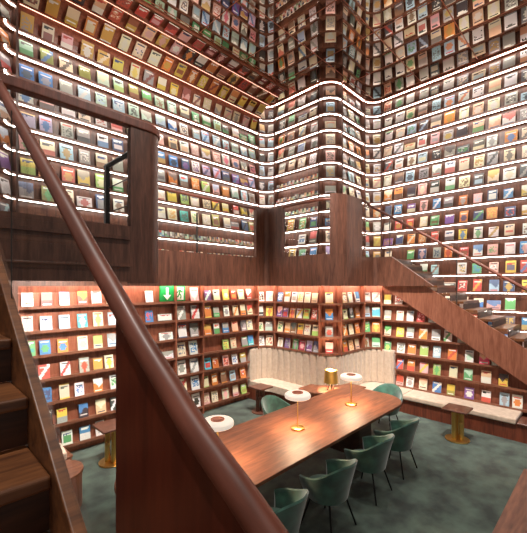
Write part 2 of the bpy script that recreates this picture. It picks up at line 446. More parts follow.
# pillars (solid wood railing posts)
def sub_path(path, pxa, pxb):
    sa, sb = s_at_px(path, pxa), s_at_px(path, pxb)
    out = [lerp_path(path, sa)[0]]; acc = 0
    for a, b in zip(path, path[1:]):
        acc += math.hypot(b[0]-a[0], b[1]-a[1])
        if sa + 0.01 < acc < sb - 0.01: out.append(b)
    return out + [lerp_path(path, sb)[0]]
bandp = dedupe(bandp)
p1 = sub_path(bandp, 256, 283); p2 = sub_path(bandp, 330, 362)
tag(railing_piece('railing_pillar', p1, 3.5, 4.72, -0.09, 0.004, M['fascia']), 'solid dark wood railing pillar in the left corner of the mezzanine', 'pillar')
tag(railing_piece('railing_pillar', p2, 3.5, 4.83, -0.09, 0.004, M['fascia']), 'wider solid dark wood railing pillar where the right staircase starts', 'pillar')
def glass_rail(label, path, z0, z1, railz, posts=()):
    t = thing('glass_railing', label, 'railing')
    obj('glass_pane', sweep(bmesh.new(), path, rect(-0.05, -0.038, z0, z1)), M['glass'], t)
    obj('handrail', tube(bmesh.new(), [(p[0], p[1], railz) for p in path], 0.03, 8, 0.03), M['rail'], t, True)
    for s in posts:
        p, d = lerp_path(path, s)
        obj('post', B(p[0] - 0.012, p[0] + 0.012, p[1] + 0.02, p[1] + 0.05, z0, z0 + 0.85), M['steel'], t)
    return t
gl = sub_path(bandp, 150, 255.6)
glass_rail('glass railing panel on the mezzanine edge left of the corner pillar', gl, 3.5, 4.6, 4.68, [s_at_px(gl, 198)])
glass_rail('short glass railing panel between the two wooden mezzanine pillars', sub_path(bandp, 283.4, 329.6), 3.5, 4.6, 4.70)

# ------------------------------------------------------------------ right staircase
st = thing('staircase', 'wooden staircase running down along the right wall with a slanted walnut side', 'staircase')
Xs = 8.25
def sx(px, py, X=Xs): return on_x(px, py, X)
a, b = _a, _b; c, d = _c, _d; kt, kb = KT, KB
yA = d[0] + (2.8 - d[1])/kb; yT = b[0] + (2.8 - b[1])/kt; yE = 0.0
obj('stringer', prism_x(bmesh.new(), [(yA, 2.799), (yT, 2.799), (yE, top(yE)), (yE, max(bot(yE), 0.03))], Xs, Xs + 0.06), M['string'], st)
# short upper piece of the stringer behind the fascia
obj('stringer', prism_x(bmesh.new(), [(yT + 0.6, 2.8), (yT, 2.8), (yT + 0.6, 2.8 + 0.6*kt)], Xs, Xs + 0.06), M['string'], st)
nst = 19; y = 3.85; z = 3.5; dy = 0.262; dz = dy*kt
for i in range(nst - 4):
    yy, zz = y - dy*(i+1), z - dz*(i+1)
    if zz < 0.2 or yy < 0.3: break
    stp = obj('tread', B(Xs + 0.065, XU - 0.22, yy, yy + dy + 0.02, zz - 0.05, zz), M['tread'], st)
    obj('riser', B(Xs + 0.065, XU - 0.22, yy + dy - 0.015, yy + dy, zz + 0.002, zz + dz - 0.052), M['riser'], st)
# stair glass and handrail
hr = []
q = lerp_path(bandp, s_at_px(bandp, 362))[0]; hr.append((q[0], q[1], 4.83))
q = lerp_path(bandp, s_at_px(bandp, 373))[0]; hr.append((q[0], q[1], EYE - (207.5 - HY)/FPX*project((*q, 1))[2]))
for x, yv in ((384, 213), (410, 227), (440, 243), (480, 264.5), (527, 290), (560, 308)):
    Y, zz = on_x(x, yv, Xb); hr.append((Xb, Y, zz))
sr = thing('stair_railing', 'glass stair railing with a slim wooden handrail descending along the right stairs', 'railing')
obj('handrail', tube(bmesh.new(), hr, 0.032, 10), M['rail'], sr, True)
bm = bmesh.new(); rings = []
for i, p in enumerate(hr):
    zb_ = 3.5 if (p[0] < Xb - 0.001 or p[1] > ys0) else max(3.5 - (ys0 - p[1])*kt - 0.02, 0)
    ofs_ = 0.0
    rings.append([bm.verts.new(v) for v in ((p[0] + 0.02, p[1], zb_), (p[0] + 0.032, p[1] + 0.0, zb_), (p[0] + 0.032, p[1], p[2] - 0.05), (p[0] + 0.02, p[1], p[2] - 0.05))])
for u, v in zip(rings, rings[1:]):
    for k in range(4): bm.faces.new((u[k], u[(k+1) % 4], v[(k+1) % 4], v[k]))
bm.faces.new(rings[0]); bm.faces.new(rings[-1][::-1])
obj('glass_pane', bm, M['glass'], sr)
for x, y0_, y1_ in ((389, 217, 259), (456, 254, 304)):
    Ya, za = on_x(x, y0_, Xb); Yb, zb_ = on_x(x, y1_, Xb)
    obj('post', B(Xb + 0.034, Xb + 0.05, Ya - 0.008, Ya + 0.008, zb_, za), M['steel'], sr)

# ------------------------------------------------------------------ left landing: parapet, pillar, rail, glass
obj('wall_parapet', B(-1.2, 1.87, 4.0, 4.07, 2.85, 3.49), M['fascia'], kind='structure')
for z in (3.33, 3.02):
    obj('trim_parapet', B(-1.2, 1.86, 3.965, 3.999, z, z + 0.035), M['fascia'], kind='structure')
colp = [(1.87, 4.0), (2.09, 4.0)] + arc(2.09, 4.22, 0.22, -90, 0)[1:] + [(2.31, 4.5)]
lp = tag(obj('railing_pillar', sweep(bmesh.new(), colp, rect(-0.09, 0.0, 2.83, 4.70)), M['fascia'], smooth=True), 'tall rounded dark wood pillar at the end of the left landing', 'pillar')
t = thing('landing_railing', 'glass railing with a broad flat wooden handrail across the left landing', 'railing')
obj('handrail', sweep(bmesh.new(), [(-1.2, 4.0)] + colp, rect(-0.10, 0.02, 4.655, 4.752)), M['rail'], t, bevel=0.012)
obj('glass_pane', B(-1.2, 1.86, 4.03, 4.042, 3.50, 4.65), M['glass'], t)
t = thing('side_railing', 'short dark metal railing with square post beyond the left landing pillar', 'railing')
xr, zt = 2.08, 4.52
obj('post', B(xr - 0.03, xr + 0.03, 5.17, 5.25, 3.48, zt), M['black'], t)
obj('handrail', tube(bmesh.new(), [(xr, 5.25, zt), (xr, 4.2, zt)], 0.035, 8), M['black'], t, True)
obj('glass_pane', B(xr - 0.006, xr + 0.006, 4.25, 5.16, 3.49, zt - 0.04), M['glass'], t)
for z in (3.85, 4.2): obj('crossbar', tube(bmesh.new(), [(xr, 5.16, z), (xr, 4.25, z)], 0.008, 6), M['steel'], t)

# ------------------------------------------------------------------ left staircase (the one the viewer stands on)
st = thing('staircase', 'dark wooden staircase in the left foreground climbing away to the landing', 'staircase')
RI, RU = 0.187, 0.285
for k in range(-4, 8):
    y, z = 1.27 + RU*k, 2.2 + RI*k
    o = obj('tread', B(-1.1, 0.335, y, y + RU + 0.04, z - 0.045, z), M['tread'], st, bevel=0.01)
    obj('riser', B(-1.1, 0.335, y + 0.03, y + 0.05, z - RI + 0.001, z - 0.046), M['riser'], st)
obj('landing', B(-1.1, 0.335, 1.27 + RU*7 + 0.32, 3.96, 3.30, 3.49), M['tread'], st)
sy0, sz0 = on_x(0, 262, 0.36); sy1, sz1 = on_x(82, 533, 0.36); ks = (sz0 - sz1)/(sy0 - sy1)
sl = lambda y: sz1 + ks*(y - sy1)
obj('stringer', prism_x(bmesh.new(), [(0.2, sl(0.2)), (3.1, sl(3.1)), (3.1, sl(3.1) - 0.36), (0.2, sl(0.2) - 0.36)], 0.336, 0.375), M['tread'], st, bevel=0.006)

XR = 0.385
cl = [(-60, -22), (10, 105), (30, 141), (50, 177), (72, 217), (92, 254), (105, 277), (118, 300), (130, 322), (143, 345), (157, 368), (172, 392), (187, 417), (205, 444), (237, 489), (264, 529), (310, 596), (360, 672)]
rp = [(XR, *on_x(x, y, XR)) for x, y in cl]
sr = thing('stair_railing', 'thick polished wooden handrail sweeping down over a solid mahogany panel in the foreground', 'railing')
# resample smooth
def smooth_pts(P, n=6):
    out = []
    for i in range(len(P) - 1):
        p0, p1, p2, p3 = [Vector(P[max(0, min(len(P)-1, j))]) for j in (i-1, i, i+1, i+2)]
        for s in range(n):
            t = s/n
            out.append(0.5*((2*p1) + (-p0+p2)*t + (2*p0-5*p1+4*p2-p3)*t*t + (-p0+3*p1-3*p2+p3)*t**3))
    return out + [Vector(P[-1])]
rps = smooth_pts(rp)
obj('handrail', tube(bmesh.new(), rps, 0.024, 20, 0.029), M['rail'], sr, True)
def panel(name, pts, zf, x0, x1, mat):
    bm = bmesh.new(); rings = []
    for p in pts:
        zb_ = zf(p); zt_ = p[2] - 0.012
        rings.append([bm.verts.new(v) for v in ((x0, p[1], zb_), (x1, p[1], zb_), (x1, p[1], zt_), (x0, p[1], zt_))])
    for u, v in zip(rings, rings[1:]):
        for k in range(4): bm.faces.new((u[k], u[(k+1) % 4], v[(k+1) % 4], v[k]))
    bm.faces.new(rings[0]); bm.faces.new(rings[-1][::-1])
    return obj(name, bm, mat, sr)
yc = on_x(119, 400, XR)[0]
near = [p for p in rps if p[1] <= yc]; far = [p for p in rps if p[1] > yc + 0.004]
def at_y(y):
    for p, q in zip(rps, rps[1:]):
        if q[1] <= y <= p[1]:
            f = (y - q[1])/(p[1] - q[1]); return q + (p - q)*f
near = [at_y(yc)] + near
panel('solid_panel', near, lambda p: 0.9, XR - 0.008, XR + 0.014, M['panel'])
panel('glass_pane', [p for p in far if p[1] < 3.2], lambda p: sl(p[1]) + 0.004, XR - 0.021, XR - 0.012, M['glass'])
Yj, zj = on_x(12.5, 262, XR - 0.02)
obj('glass_joint', B(XR - 0.026, XR - 0.022, Yj - 0.003, Yj + 0.003, sl(Yj) + 0.004, on_x(12.5, 120, XR)[1]), M['steel'], sr)

# ------------------------------------------------------------------ sofa bench in the corner, right bench
full = dedupe(sum([LOW[s] for s in SEGS], []))
sfp = sub_path(full, 247.5, 396)
def resample(path, step):
    L = plen(path); n = max(2, int(L/step)); return [lerp_path(path, L*i/n)[0] for i in range(n)] + [path[-1]], L
dense, L = resample(sfp, 0.018)
sofa = thing('corner_sofa', 'cream upholstered corner sofa with channelled high backrest wrapping the column', 'sofa')
rib = [(-0.034, -0.02, -0.006, 0, 0, 0, 0, 0, 0, -0.004, -0.012)[i % 11] for i in range(len(dense))]
obj('backrest', sweep(bmesh.new(), dense, [(0.002, 0.42), (0.12, 0.42), (0.12, 1.20), (0.10, 1.235), (0.002, 1.235)], rib), M['fabric'], sofa)
bk = sfp; nsf = normals(bk)
back = [(p[0] + n[0]*0.0, p[1] + n[1]*0.0) for p, n in zip(bk, nsf)]
L1 = sfp[0]
seatA = [L1] + [p for p in back if p[1] > 4.81] + [(6.756, 4.86), (6.62, 4.86), (6.16, 4.86), (6.16, 5.86), (6.10, 5.95), (L1[0], 5.95)]
seatA = dedupe([p for p in seatA])
obj('seat', prism(bmesh.new(), seatA, 0.28, 0.45), M['seat_fabric'], sofa, bevel=0.025)
seatC = [(7.12, 4.526)] + [p for p in back if p[0] > 7.5 and p[1] < 4.53 and p[1] > 3.35] + [(8.444, 3.35), (7.75, 3.35), (7.75, 3.82), (7.66, 3.93), (7.12, 3.93)]
obj('seat', prism(bmesh.new(), dedupe(seatC), 0.285, 0.405), M['seat_fabric'], sofa, bevel=0.025)
inset = lambda poly, c, k: [(c[0] + (x-c[0])*k, c[1] + (y-c[1])*k) for x, y in poly]
obj('base', prism(bmesh.new(), seatA[:-4] + [(6.22, 4.86), (6.22, 5.84), (6.15, 5.99), (L1[0] + 0.01, 5.99)], 0, 0.279), M['benchwood'], sofa)
obj('base', prism(bmesh.new(), dedupe(seatC)[:-5] + [(8.44, 3.35), (7.81, 3.35), (7.81, 3.85), (7.68, 3.98), (7.12, 3.98)], 0, 0.279), M['benchwood'], sofa)
bench = thing('wall_bench', 'long low bench with cream seat pad and wooden base under the right shelves', 'bench')
obj('seat', B(7.74, 8.44, 1.27, 3.345, 0.305, 0.405), M['seat_fabric'], bench, bevel=0.025)
obj('base', B(7.79, 8.245, -0.1, 3.345, 0, 0.304), M['benchwood'], bench)
obj('end_top', B(7.76, 8.245, -0.1, 1.26, 0.305, 0.34), M['darktop'], bench, bevel=0.01)

# corner side table with the gold lamp
ct = thing('corner_table', 'dark wooden corner table fitted against the sofa in front of the column', 'table')
wp = [(5.85, 4.70), (5.95, 4.40), (6.15, 4.18), (6.42, 4.00), (6.75, 3.88), (7.10, 3.86), (7.105, 4.28), (6.85, 4.34), (6.70, 4.42), (6.52, 4.60), (6.45, 4.85), (6.0, 4.85)]
obj('tabletop', prism(bmesh.new(), wp, 0.575, 0.61), M['table'], ct, bevel=0.008)
obj('base', prism(bmesh.new(), inset(wp, (6.5, 4.32), 0.88), 0.0, 0.574), M['benchwood'], ct)
# ------------------------------------------------------------------ lamps
def point(name, loc, power, col, rad, parent):
    d = bpy.data.lights.new(name, 'POINT'); o = bpy.data.objects.new(name, d); COL.objects.link(o)
    d.energy = power; d.color = col; d.shadow_soft_size = rad; o.location = loc; o.parent = parent
    return o
gx, gy, gz = 6.32, 4.24, 0.61
g = thing('table_lamp', 'small lamp with a gold drum shade on dark crossed legs', 'lamp', (gx, gy, gz))
for k in range(3):
    a = 2*PI*k/3 + 0.4
    obj('leg', tube(bmesh.new(), [(0.085*math.cos(a), 0.085*math.sin(a), 0.006), (0.01*math.cos(a), 0.01*math.sin(a), 0.17)], 0.008, 8), M['black'], g)
obj('stem', tube(bmesh.new(), [(0, 0, 0.16), (0, 0, 0.219)], 0.008, 8), M['brass'], g)
obj('lamp_shade', lathe(bmesh.new(), [(0.15, 0.17), (0.125, 0.43), (0.119, 0.43), (0.144, 0.17), (0.15, 0.17)]), M['gold'], g, True)
obj('bulb', lathe(bmesh.new(), [(0, 0.22), (0.02, 0.23), (0.03, 0.26), (0.02, 0.29), (0, 0.30)], 12), M['shade'], g, True)
point('bulb_light', (0, 0, 0.34), 60, (1, 0.80, 0.58), 0.02, g)
point('bulb_light', (0, 0, 0.195), 7, (1, 0.80, 0.58), 0.02, g)
def disc_lamp(x, y, label):
    g = thing('table_lamp', label, 'lamp', (x, y, 0.752), 0.7, 'disc lamps along the dining table')
    obj('base', lathe(bmesh.new(), [(0, 0), (0.095, 0), (0.1, 0.006), (0.1, 0.02), (0.09, 0.027), (0, 0.027)]), M['brass'], g, True)
    for s in (-1, 1): obj('stem', tube(bmesh.new(), [(0.02*s, 0, 0.026), (0.02*s, 0, 0.43)], 0.007, 8), M['brass'], g, True)
    obj('lamp_shade', lathe(bmesh.new(), [(0.02, 0.445), (0.165, 0.44), (0.183, 0.45), (0.187, 0.47), (0.183, 0.495), (0.165, 0.51), (0.10, 0.515), (0.02, 0.512), (0.02, 0.445)]), M['shade'], g, True)
    obj('cap', lathe(bmesh.new(), [(0, 0.516), (0.08, 0.516), (0.08, 0.524), (0, 0.528)]), M['copper'], g, True)
    d = bpy.data.lights.new('bulb_light', 'AREA'); o = bpy.data.objects.new('bulb_light', d); COL.objects.link(o)
    d.shape = 'DISK'; d.size = 0.34; d.energy = 15; d.color = (1, 0.72, 0.45); o.location = (0, 0, 0.436); o.parent = g
disc_lamp(2.55, 3.25, 'nearest disc shade table lamp, partly behind the big handrail')
disc_lamp(4.00, 3.25, 'glowing disc shade brass lamp in the middle of the dining table')
disc_lamp(5.46, 3.25, 'glowing disc shade brass lamp at the rounded far end of the table')

# ------------------------------------------------------------------ dining table
dt = thing('dining_table', 'long walnut dining table with rounded far corners on the green carpet', 'table', (4, 3.3, 0))
def rr(x0, x1, y0, y1, r, n=8):
    return arc(x1-r, y0+r, r, -90, 0, n) + arc(x1-r, y1-r, r, 0, 90, n) + arc(x0+r, y1-r, r, 90, 180, n) + arc(x0+r, y0+r, r, 180, 270, n)
x0, x1, y0, y1 = -2.5, 2.5, -0.66, 0.68
obj('tabletop', prism(bmesh.new(), rr(x0, x1, y0, y1, 0.5, 12), 0.705, 0.75), M['table'], dt, bevel=0.008)
for x in (-1.6, 1.5):
    obj('pedestal', prism(bmesh.new(), rr(x-0.28, x+0.28, -0.3, 0.3, 0.1), 0, 0.70), M['riser'], dt)
obj('beam', B(-1.3, 1.2, -0.06, 0.06, 0.56, 0.70), M['riser'], dt)

# ------------------------------------------------------------------ chairs
def make_chair(label):
    t = thing('dining_chair', label, 'chair', group='green velvet chairs at the table')
    # curved shell: back at -Y, open to +Y
    bm = bmesh.new(); NU, NV = 28, 7; rings = []
    for i in range(NU + 1):
        ph = math.radians(-128 + 256*i/NU)
        a = abs(ph)/math.radians(128)
        top = 0.82 - 0.19*(1/(1 + math.exp(-(a - 0.45)*9))) - 0.05*a**6
        cs, sn = math.cos(ph), math.sin(ph)
        col_i, col_o = [], []
        for j in range(NV + 1):
            v = j/NV; z = 0.36 + (top - 0.36)*v
            rx = 0.22 + 0.095*math.sin(v*PI/2); ry = 0.20 + 0.085*v + 0.05*v*v*(1 - a)
            th = 0.022*(1 - 0.4*v)
            yy = -cs
            stretch = 1.0 if yy < 0 else 1.25
            col_o.append(Vector((sn*(rx+th), yy*(ry+th)*stretch, z))); col_i.append(Vector((sn*(rx-th), yy*(ry-th)*stretch, z + 0.004)))
        lip = (col_o[-1] + col_i[-1])/2 + Vector((0, 0, 0.014))
        rings.append([bm.verts.new(p) for p in col_o + [lip] + col_i[::-1]])
    m = len(rings[0])
    for u, v in zip(rings, rings[1:]):
        for k in range(m): bm.faces.new((u[k], u[(k+1) % m], v[(k+1) % m], v[k]))
    bm.faces.new(rings[0]); bm.faces.new(rings[-1][::-1])
    obj('backrest', bm, M['velvet'], t, True)
    bm = bmesh.new()
    prof = [(0, 0.34), (0.19, 0.345), (0.225, 0.38), (0.235, 0.43), (0.215, 0.465), (0.15, 0.48), (0, 0.485)]
    lathe(bm, prof, 28)
    for v in bm.verts:
        if v.co.y > 0: v.co.y *= 1.22
    obj('seat', bm, M['velvet'], t, True)
    bm = bmesh.new(); tube(bm, [(0.17*math.cos(2*PI*k/20), 0.17*math.sin(2*PI*k/20), 0.345) for k in range(20)], 0.01, 6, closed=True)
    obj('seat_frame', bm, M['black'], t, True)
    for sxx in (-1, 1):
        for syy in (-1, 1):
            obj('leg', tube(bmesh.new(), [(0.15*sxx, 0.13*syy, 0.35), (0.235*sxx, 0.225*syy, 0.0)], 0.011, 8), M['black'], t, True)
    return t
def copy_tree(o, parent=None):
    c = o.copy(); COL.objects.link(c); c.parent = parent
    for ch in list(o.children): copy_tree(ch, c)
    return c
proto = None
def place_chair(x, y, rz, label):
    global proto
    if proto is None: proto = c = make_chair(label)
    else: c = copy_tree(proto)
    c.location = (x, y, 0); c.rotation_euler = (0, 0, rz); c['label'] = label
place_chair(2.60, 2.40, 0.05, 'green velvet chair nearest the viewer, cut off by the handrail')
place_chair(3.52, 2.40, -0.04, 'green velvet armchair second from the handrail on the near side')
place_chair(4.48, 2.40, 0.03, 'green velvet armchair third from the handrail on the near side')
place_chair(5.34, 2.40, -0.02, 'green velvet armchair farthest from the handrail on the near side')
place_chair(4.62, 4.14, PI + 0.1, 'green velvet chair alone on the far side of the dining table')
place_chair(6.62, 3.2, PI/2, 'green velvet chair at the rounded head of the dining table')

# ------------------------------------------------------------------ pedestal side tables
def pedestal(x, y, zt, s, rot, label, mat=None):
    mat = mat or M['brass']
    t = thing('side_table', label, 'side table', (x, y, 0), rot, 'pedestal side tables')
    obj('tabletop', B(-s/2, s/2, -s/2, s/2, zt - 0.035, zt), M['darktop'], t, bevel=0.012)
    obj('base', lathe(bmesh.new(), [(0, 0), (0.20, 0), (0.205, 0.012), (0.20, 0.022), (0, 0.026)]), mat, t, True)
    for k in range(3):
        a = 2*PI*k/3 + 0.5
        obj('column', tube(bmesh.new(), [(0.07*math.cos(a), 0.07*math.sin(a), 0.024), (0.07*math.cos(a), 0.07*math.sin(a), zt - 0.036)], 0.042, 14), mat, t, True)
    obj('knob', lathe(bmesh.new(), [(0, 0.30), (0.03, 0.31), (0.04, 0.34), (0.03, 0.37), (0, 0.38)], 12, (-0.105, -0.09)), mat, t, True)
pedestal(7.12, 2.05, 0.58, 0.42, 0.0, 'square topped brass pedestal table in front of the right bench')
pedestal(2.36, 5.70, 0.60, 0.46, 0.0, 'brass pedestal table by the left shelves, next to the mahogany panel')
pedestal(5.62, 5.62, 0.57, 0.40, 0.0, 'dark square pedestal table beside the left end of the corner sofa', M['darktop'])

# curved bench end seen past the foreground stairs
t = thing('curved_bench', 'small rounded wooden bench with a cream cushion beside the foreground stairs', 'bench', (1.36, 5.12, 0))
bp = [(-0.55, 0.5), (-0.55, -0.35), (-0.3, -0.42)] + arc(0.0, -0.12, 0.30, -90, 60, 10) + [(0.29, 0.2), (0.28, 0.52)]
obj('base', prism(bmesh.new(), bp, 0, 0.44), M['string'], t, bevel=0.01)
obj('top', prism(bmesh.new(), inset(bp, (-0.2, 0), 1.03), 0.441, 0.475), M['table'], t, bevel=0.008)
obj('cushion', prism(bmesh.new(), [(-0.5, 0.5), (-0.5, 0.0), (-0.1, -0.02), (0.2, 0.1), (0.24, 0.5)], 0.476, 0.58), M['seat_fabric'], t, bevel=0.02)

# console at the bottom right corner
t = thing('console_table', 'plain walnut table corner jutting in at the lower right edge', 'table', (4.2, 0.3, 0))
obj('tabletop', B(-1.7, 0.72, -0.7, 0.43, 0.70, 0.75), M['table'], t, bevel=0.008)
obj('base', B(-1.55, 0.60, -0.6, 0.33, 0, 0.699), M['benchwood'], t)

# ------------------------------------------------------------------ exit signs on the lower left wall
def on_wall(px, py, Y): X, z = on_y(px, py, Y); return X, z
Yw = 6.55
xa0, _ = on_wall(160.5, 290, Yw - 0.06); xa1, _ = on_wall(173.6, 290, Yw - 0.06); xb1, _ = on_wall(185.2, 290, Yw - 0.06)
zt, zb_ = on_wall(170, 284.5, Yw - 0.06)[1], 2.487
zt = min(zt, 2.80)
def sign(x0, x1, label, frame_mat, field_mat, shapes, shape_mat):
    t = thing('exit_sign', label, 'sign', ((x0+x1)/2, Yw - 0.06, zb_))
    w, h = x1 - x0, zt - zb_
    obj('plate', B(-w/2, w/2, 0, 0.045, 0, h), frame_mat, t)
    if field_mat: obj('field', B(-w*0.34, w*0.34, -0.003, 0, h*0.08, h*0.92), field_mat, t)
    bm = bmesh.new()
    for poly in shapes:
        a = [bm.verts.new((x*w, -0.008, z*h)) for x, z in poly]; b = [bm.verts.new((x*w, -0.003, z*h)) for x, z in poly]
        bm.faces.new(a); bm.faces.new(b[::-1])
        for i in range(len(poly)): bm.faces.new((a[i], b[i], b[(i+1) % len(poly)], a[(i+1) % len(poly)]))
    obj('symbol', bm, shape_mat, t)
arrow = [[(-0.09, 0.88), (0.09, 0.88), (0.09, 0.42), (0.30, 0.42), (0.0, 0.10), (-0.30, 0.42), (-0.09, 0.42)]]
def limb(x0, z0, x1, z1, w=0.045):
    dx, dz = x1-x0, z1-z0; l = math.hypot(dx, dz); nx, nz = -dz/l*w, dx/l*w
    return [(x0+nx, z0+nz), (x1+nx, z1+nz), (x1-nx, z1-nz), (x0-nx, z0-nz)]
man = [[(0.10 + 0.07*math.cos(a*PI/4), 0.83 + 0.06*math.sin(a*PI/4)) for a in range(8)],
       limb(0.05, 0.76, -0.04, 0.48, 0.06), limb(0.05, 0.72, 0.20, 0.58), limb(0.20, 0.58, 0.28, 0.64, 0.03), limb(0.03, 0.72, -0.16, 0.66), limb(-0.16, 0.66, -0.20, 0.54, 0.03),
       limb(-0.04, 0.50, 0.12, 0.36), limb(0.12, 0.36, 0.08, 0.16), limb(-0.04, 0.48, -0.14, 0.30), limb(-0.14, 0.30, -0.30, 0.26)]
sign(xa0, xa1, 'green exit sign with a white downward arrow on the lower left shelf', M['green_sign'], None, arrow, M['white_sign'])
sign(xa1 + 0.004, xb1, 'exit sign with a green running figure on white beside the arrow sign', M['green_sign'], M['white_sign'], man, M['green_sign'])

# ------------------------------------------------------------------ books
NAMES = {'white': 'ece8e2', 'cream': 'ecdcb8', 'peach': 'e8b48c', 'pink': 'e8a8a4', 'red': 'c8382c', 'orange': 'e07a2c', 'yellow': 'e8c840', 'green': '4aa058',
         'light green': 'a8cc60', 'teal': '3a9a94', 'light blue': 'a4c8dc', 'blue': '3474b8', 'dark blue': '2a3c68', 'purple': '6e4690', 'grey': '9a9894', 'dark grey': '4a4a4c',
         'black': '1e1c1e', 'brown': '7a4a30', 'crimson': 'b02848', 'dark red': '7a2420', 'gold': 'c89a38', 'lilac': 'b8a4c8', 'bright pink': 'e83868', 'cyan': '3cb4d4', 'mint': 'b4d8c0', 'olive': '8c8c3c'}
SHORT = {'w': 'white', 'c': 'cream', 'p': 'peach', 'k': 'pink', 'r': 'red', 'o': 'orange', 'y': 'yellow', 'g': 'green', 'G': 'light green', 't': 'teal', 'B': 'light blue', 'b': 'blue',
         'd': 'dark blue', 'u': 'purple', 'e': 'grey', 'E': 'dark grey', 'x': 'black', 'n': 'brown', 'm': 'crimson', 'R': 'dark red', 'a': 'gold', 'l': 'lilac', 'K': 'bright pink', 'C': 'cyan', 'M': 'mint', 'O': 'olive'}
def colour(n, j=0.06):
    c = NAMES[n]; v = [int(c[i:i+2], 16)/255 for i in (0, 2, 4)]
    k = 1 + random.uniform(-j, j)
    v = [x*0.80 + 0.20*y for x, y in zip(v, (0.86, 0.82, 0.76))]
    return lin(tuple(min(1, max(0, x*k + random.uniform(-j, j)*0.4)) for x in v))
def cover(c1, c2, c3, NX=8, NZ=12):
    """grid of printed cells: base, art, lettering"""
    k = random.choice('abcdefghij'); a0 = random.uniform(0.1, 0.3); a1 = random.uniform(0.5, 0.65); tl = random.choice((9, 10))
    if k in 'dg': tl = random.choice((1, 2))
    seeds = [[random.random() for _ in range(NX)] for _ in range(NZ)]; ragged = random.randint(1, 3)
    def cell(x, z):
        u, v, q = (x + 0.5)/NX, (z + 0.5)/NZ, seeds[z][x]
        if z == tl and 1 <= x < NX - 1 and k != 'j': return c3
        if z == tl - 1 and 1 <= x < NX - 1 - ragged and k in 'abf' and q < 0.8: return c3
        if k == 'a': return c2 if a0 < v < a1 and 0.1 < u < 0.9 else c1
        if k == 'b': return c2 if v < a1 * 0.8 else c1
        if k == 'c': return c2 if (u - .5)**2/0.11 + (v - .42)**2/0.07 < 1 else c1
        if k == 'd': return c2 if v > 1 - a1 else c1
        if k == 'e': return (c2 if q < 0.45 else c3 if q < 0.55 else c1) if a0 < v < 0.75 and 0.1 < u < 0.9 else c1
        if k == 'f': return c2 if (v < 0.1 or v > 0.92) else c1
        if k == 'g': return c2 if v > 0.3 + 0.35*abs(math.sin(u*3 + a0*9)) else c1
        if k == 'h': return c2 if abs(u - 0.5) < 0.35 - abs(v - 0.45)*0.7 else c1
        if k == 'i': return c2 if abs(u - v) < 0.16 else c1
        return c2 if (q < 0.5 and 0.15 < u < 0.85 and 0.15 < v < 0.85) else c1
    return [[cell(x, z) for x in range(NX)] for z in range(NZ)]
class BookMesh:
    def __init__(s): s.v = []; s.f = []; s.c = []
    def book(s, Mx, w, h, th, g, c1):
        NZ, NX = len(g), len(g[0]); b = len(s.v)
        for j in range(NZ+1):
            for i in range(NX+1): s.v.append(Mx @ Vector((-w/2 + w*i/NX, -th, h*j/NZ)))
        for j in range(NZ):
            for i in range(NX):
                a = b + j*(NX+1) + i; s.f.append((a, a+1, a+NX+2, a+NX+1)); s.c.append(g[j][i])
        b2 = len(s.v)
        for x, y, z in ((-w/2,-th,0),(w/2,-th,0),(w/2,-th,h),(-w/2,-th,h),(-w/2,0,0),(w/2,0,0),(w/2,0,h),(-w/2,0,h)): s.v.append(Mx @ Vector((x, y, z)))
        dk = tuple(x*0.8 for x in c1)
        page = lin((0.9, 0.86, 0.78))
        for f, c in (((4,7,6,5), dk), ((0,4,5,1), page), ((3,2,6,7), page), ((0,3,7,4), dk), ((1,5,6,2), page)):
            s.f.append(tuple(b2+k for k in f)); s.c.append(c)
    def build(s, name, parent=None):
        me = bpy.data.meshes.new(name); me.from_pydata([tuple(v) for v in s.v], [], s.f)
        at = me.color_attributes.new('Col', 'FLOAT_COLOR', 'CORNER')
        k = 0; buf = []
        for f, c in zip(s.f, s.c):
            for _ in f: buf += [c[0], c[1], c[2], 1.0]
        at.data.foreach_set('color', buf); me.materials.append(M['book'])
        o = bpy.data.objects.new(name, me); COL.objects.link(o)
        if parent: o.parent = parent
        return o
BOOKS = []     # dict(seg, storey, row, order, colours, matrix, size)
def stand(path, s, z, o_base, tilt, w, h, th, cn, **k):
    p, d = lerp_path(path, s); n = (d[1], -d[0])
    # local x along the wall (to the viewer's right), local -y into the room
    X = Vector((d[0], d[1], 0)); Yv = Vector((-n[0], -n[1], 0)); Zv = Vector((0, 0, 1))
    R3 = Matrix((X, Yv, Zv)).transposed().to_4x4()
    T = Matrix.Translation(Vector((p[0] + n[0]*o_base, p[1] + n[1]*o_base, z + 0.001 + th*math.sin(tilt))))
    yaw = Matrix.Rotation(random.uniform(-0.05, 0.05), 4, 'Z')
    Mx = T @ R3 @ yaw @ Matrix.Rotation(-tilt, 4, 'X')
    c = Mx @ Vector((0, 0, h/2)); q = project(c)
    BOOKS.append(dict(M=Mx, w=w, h=h, th=th, cn=cn, c=c, q=q, s=s, **k))
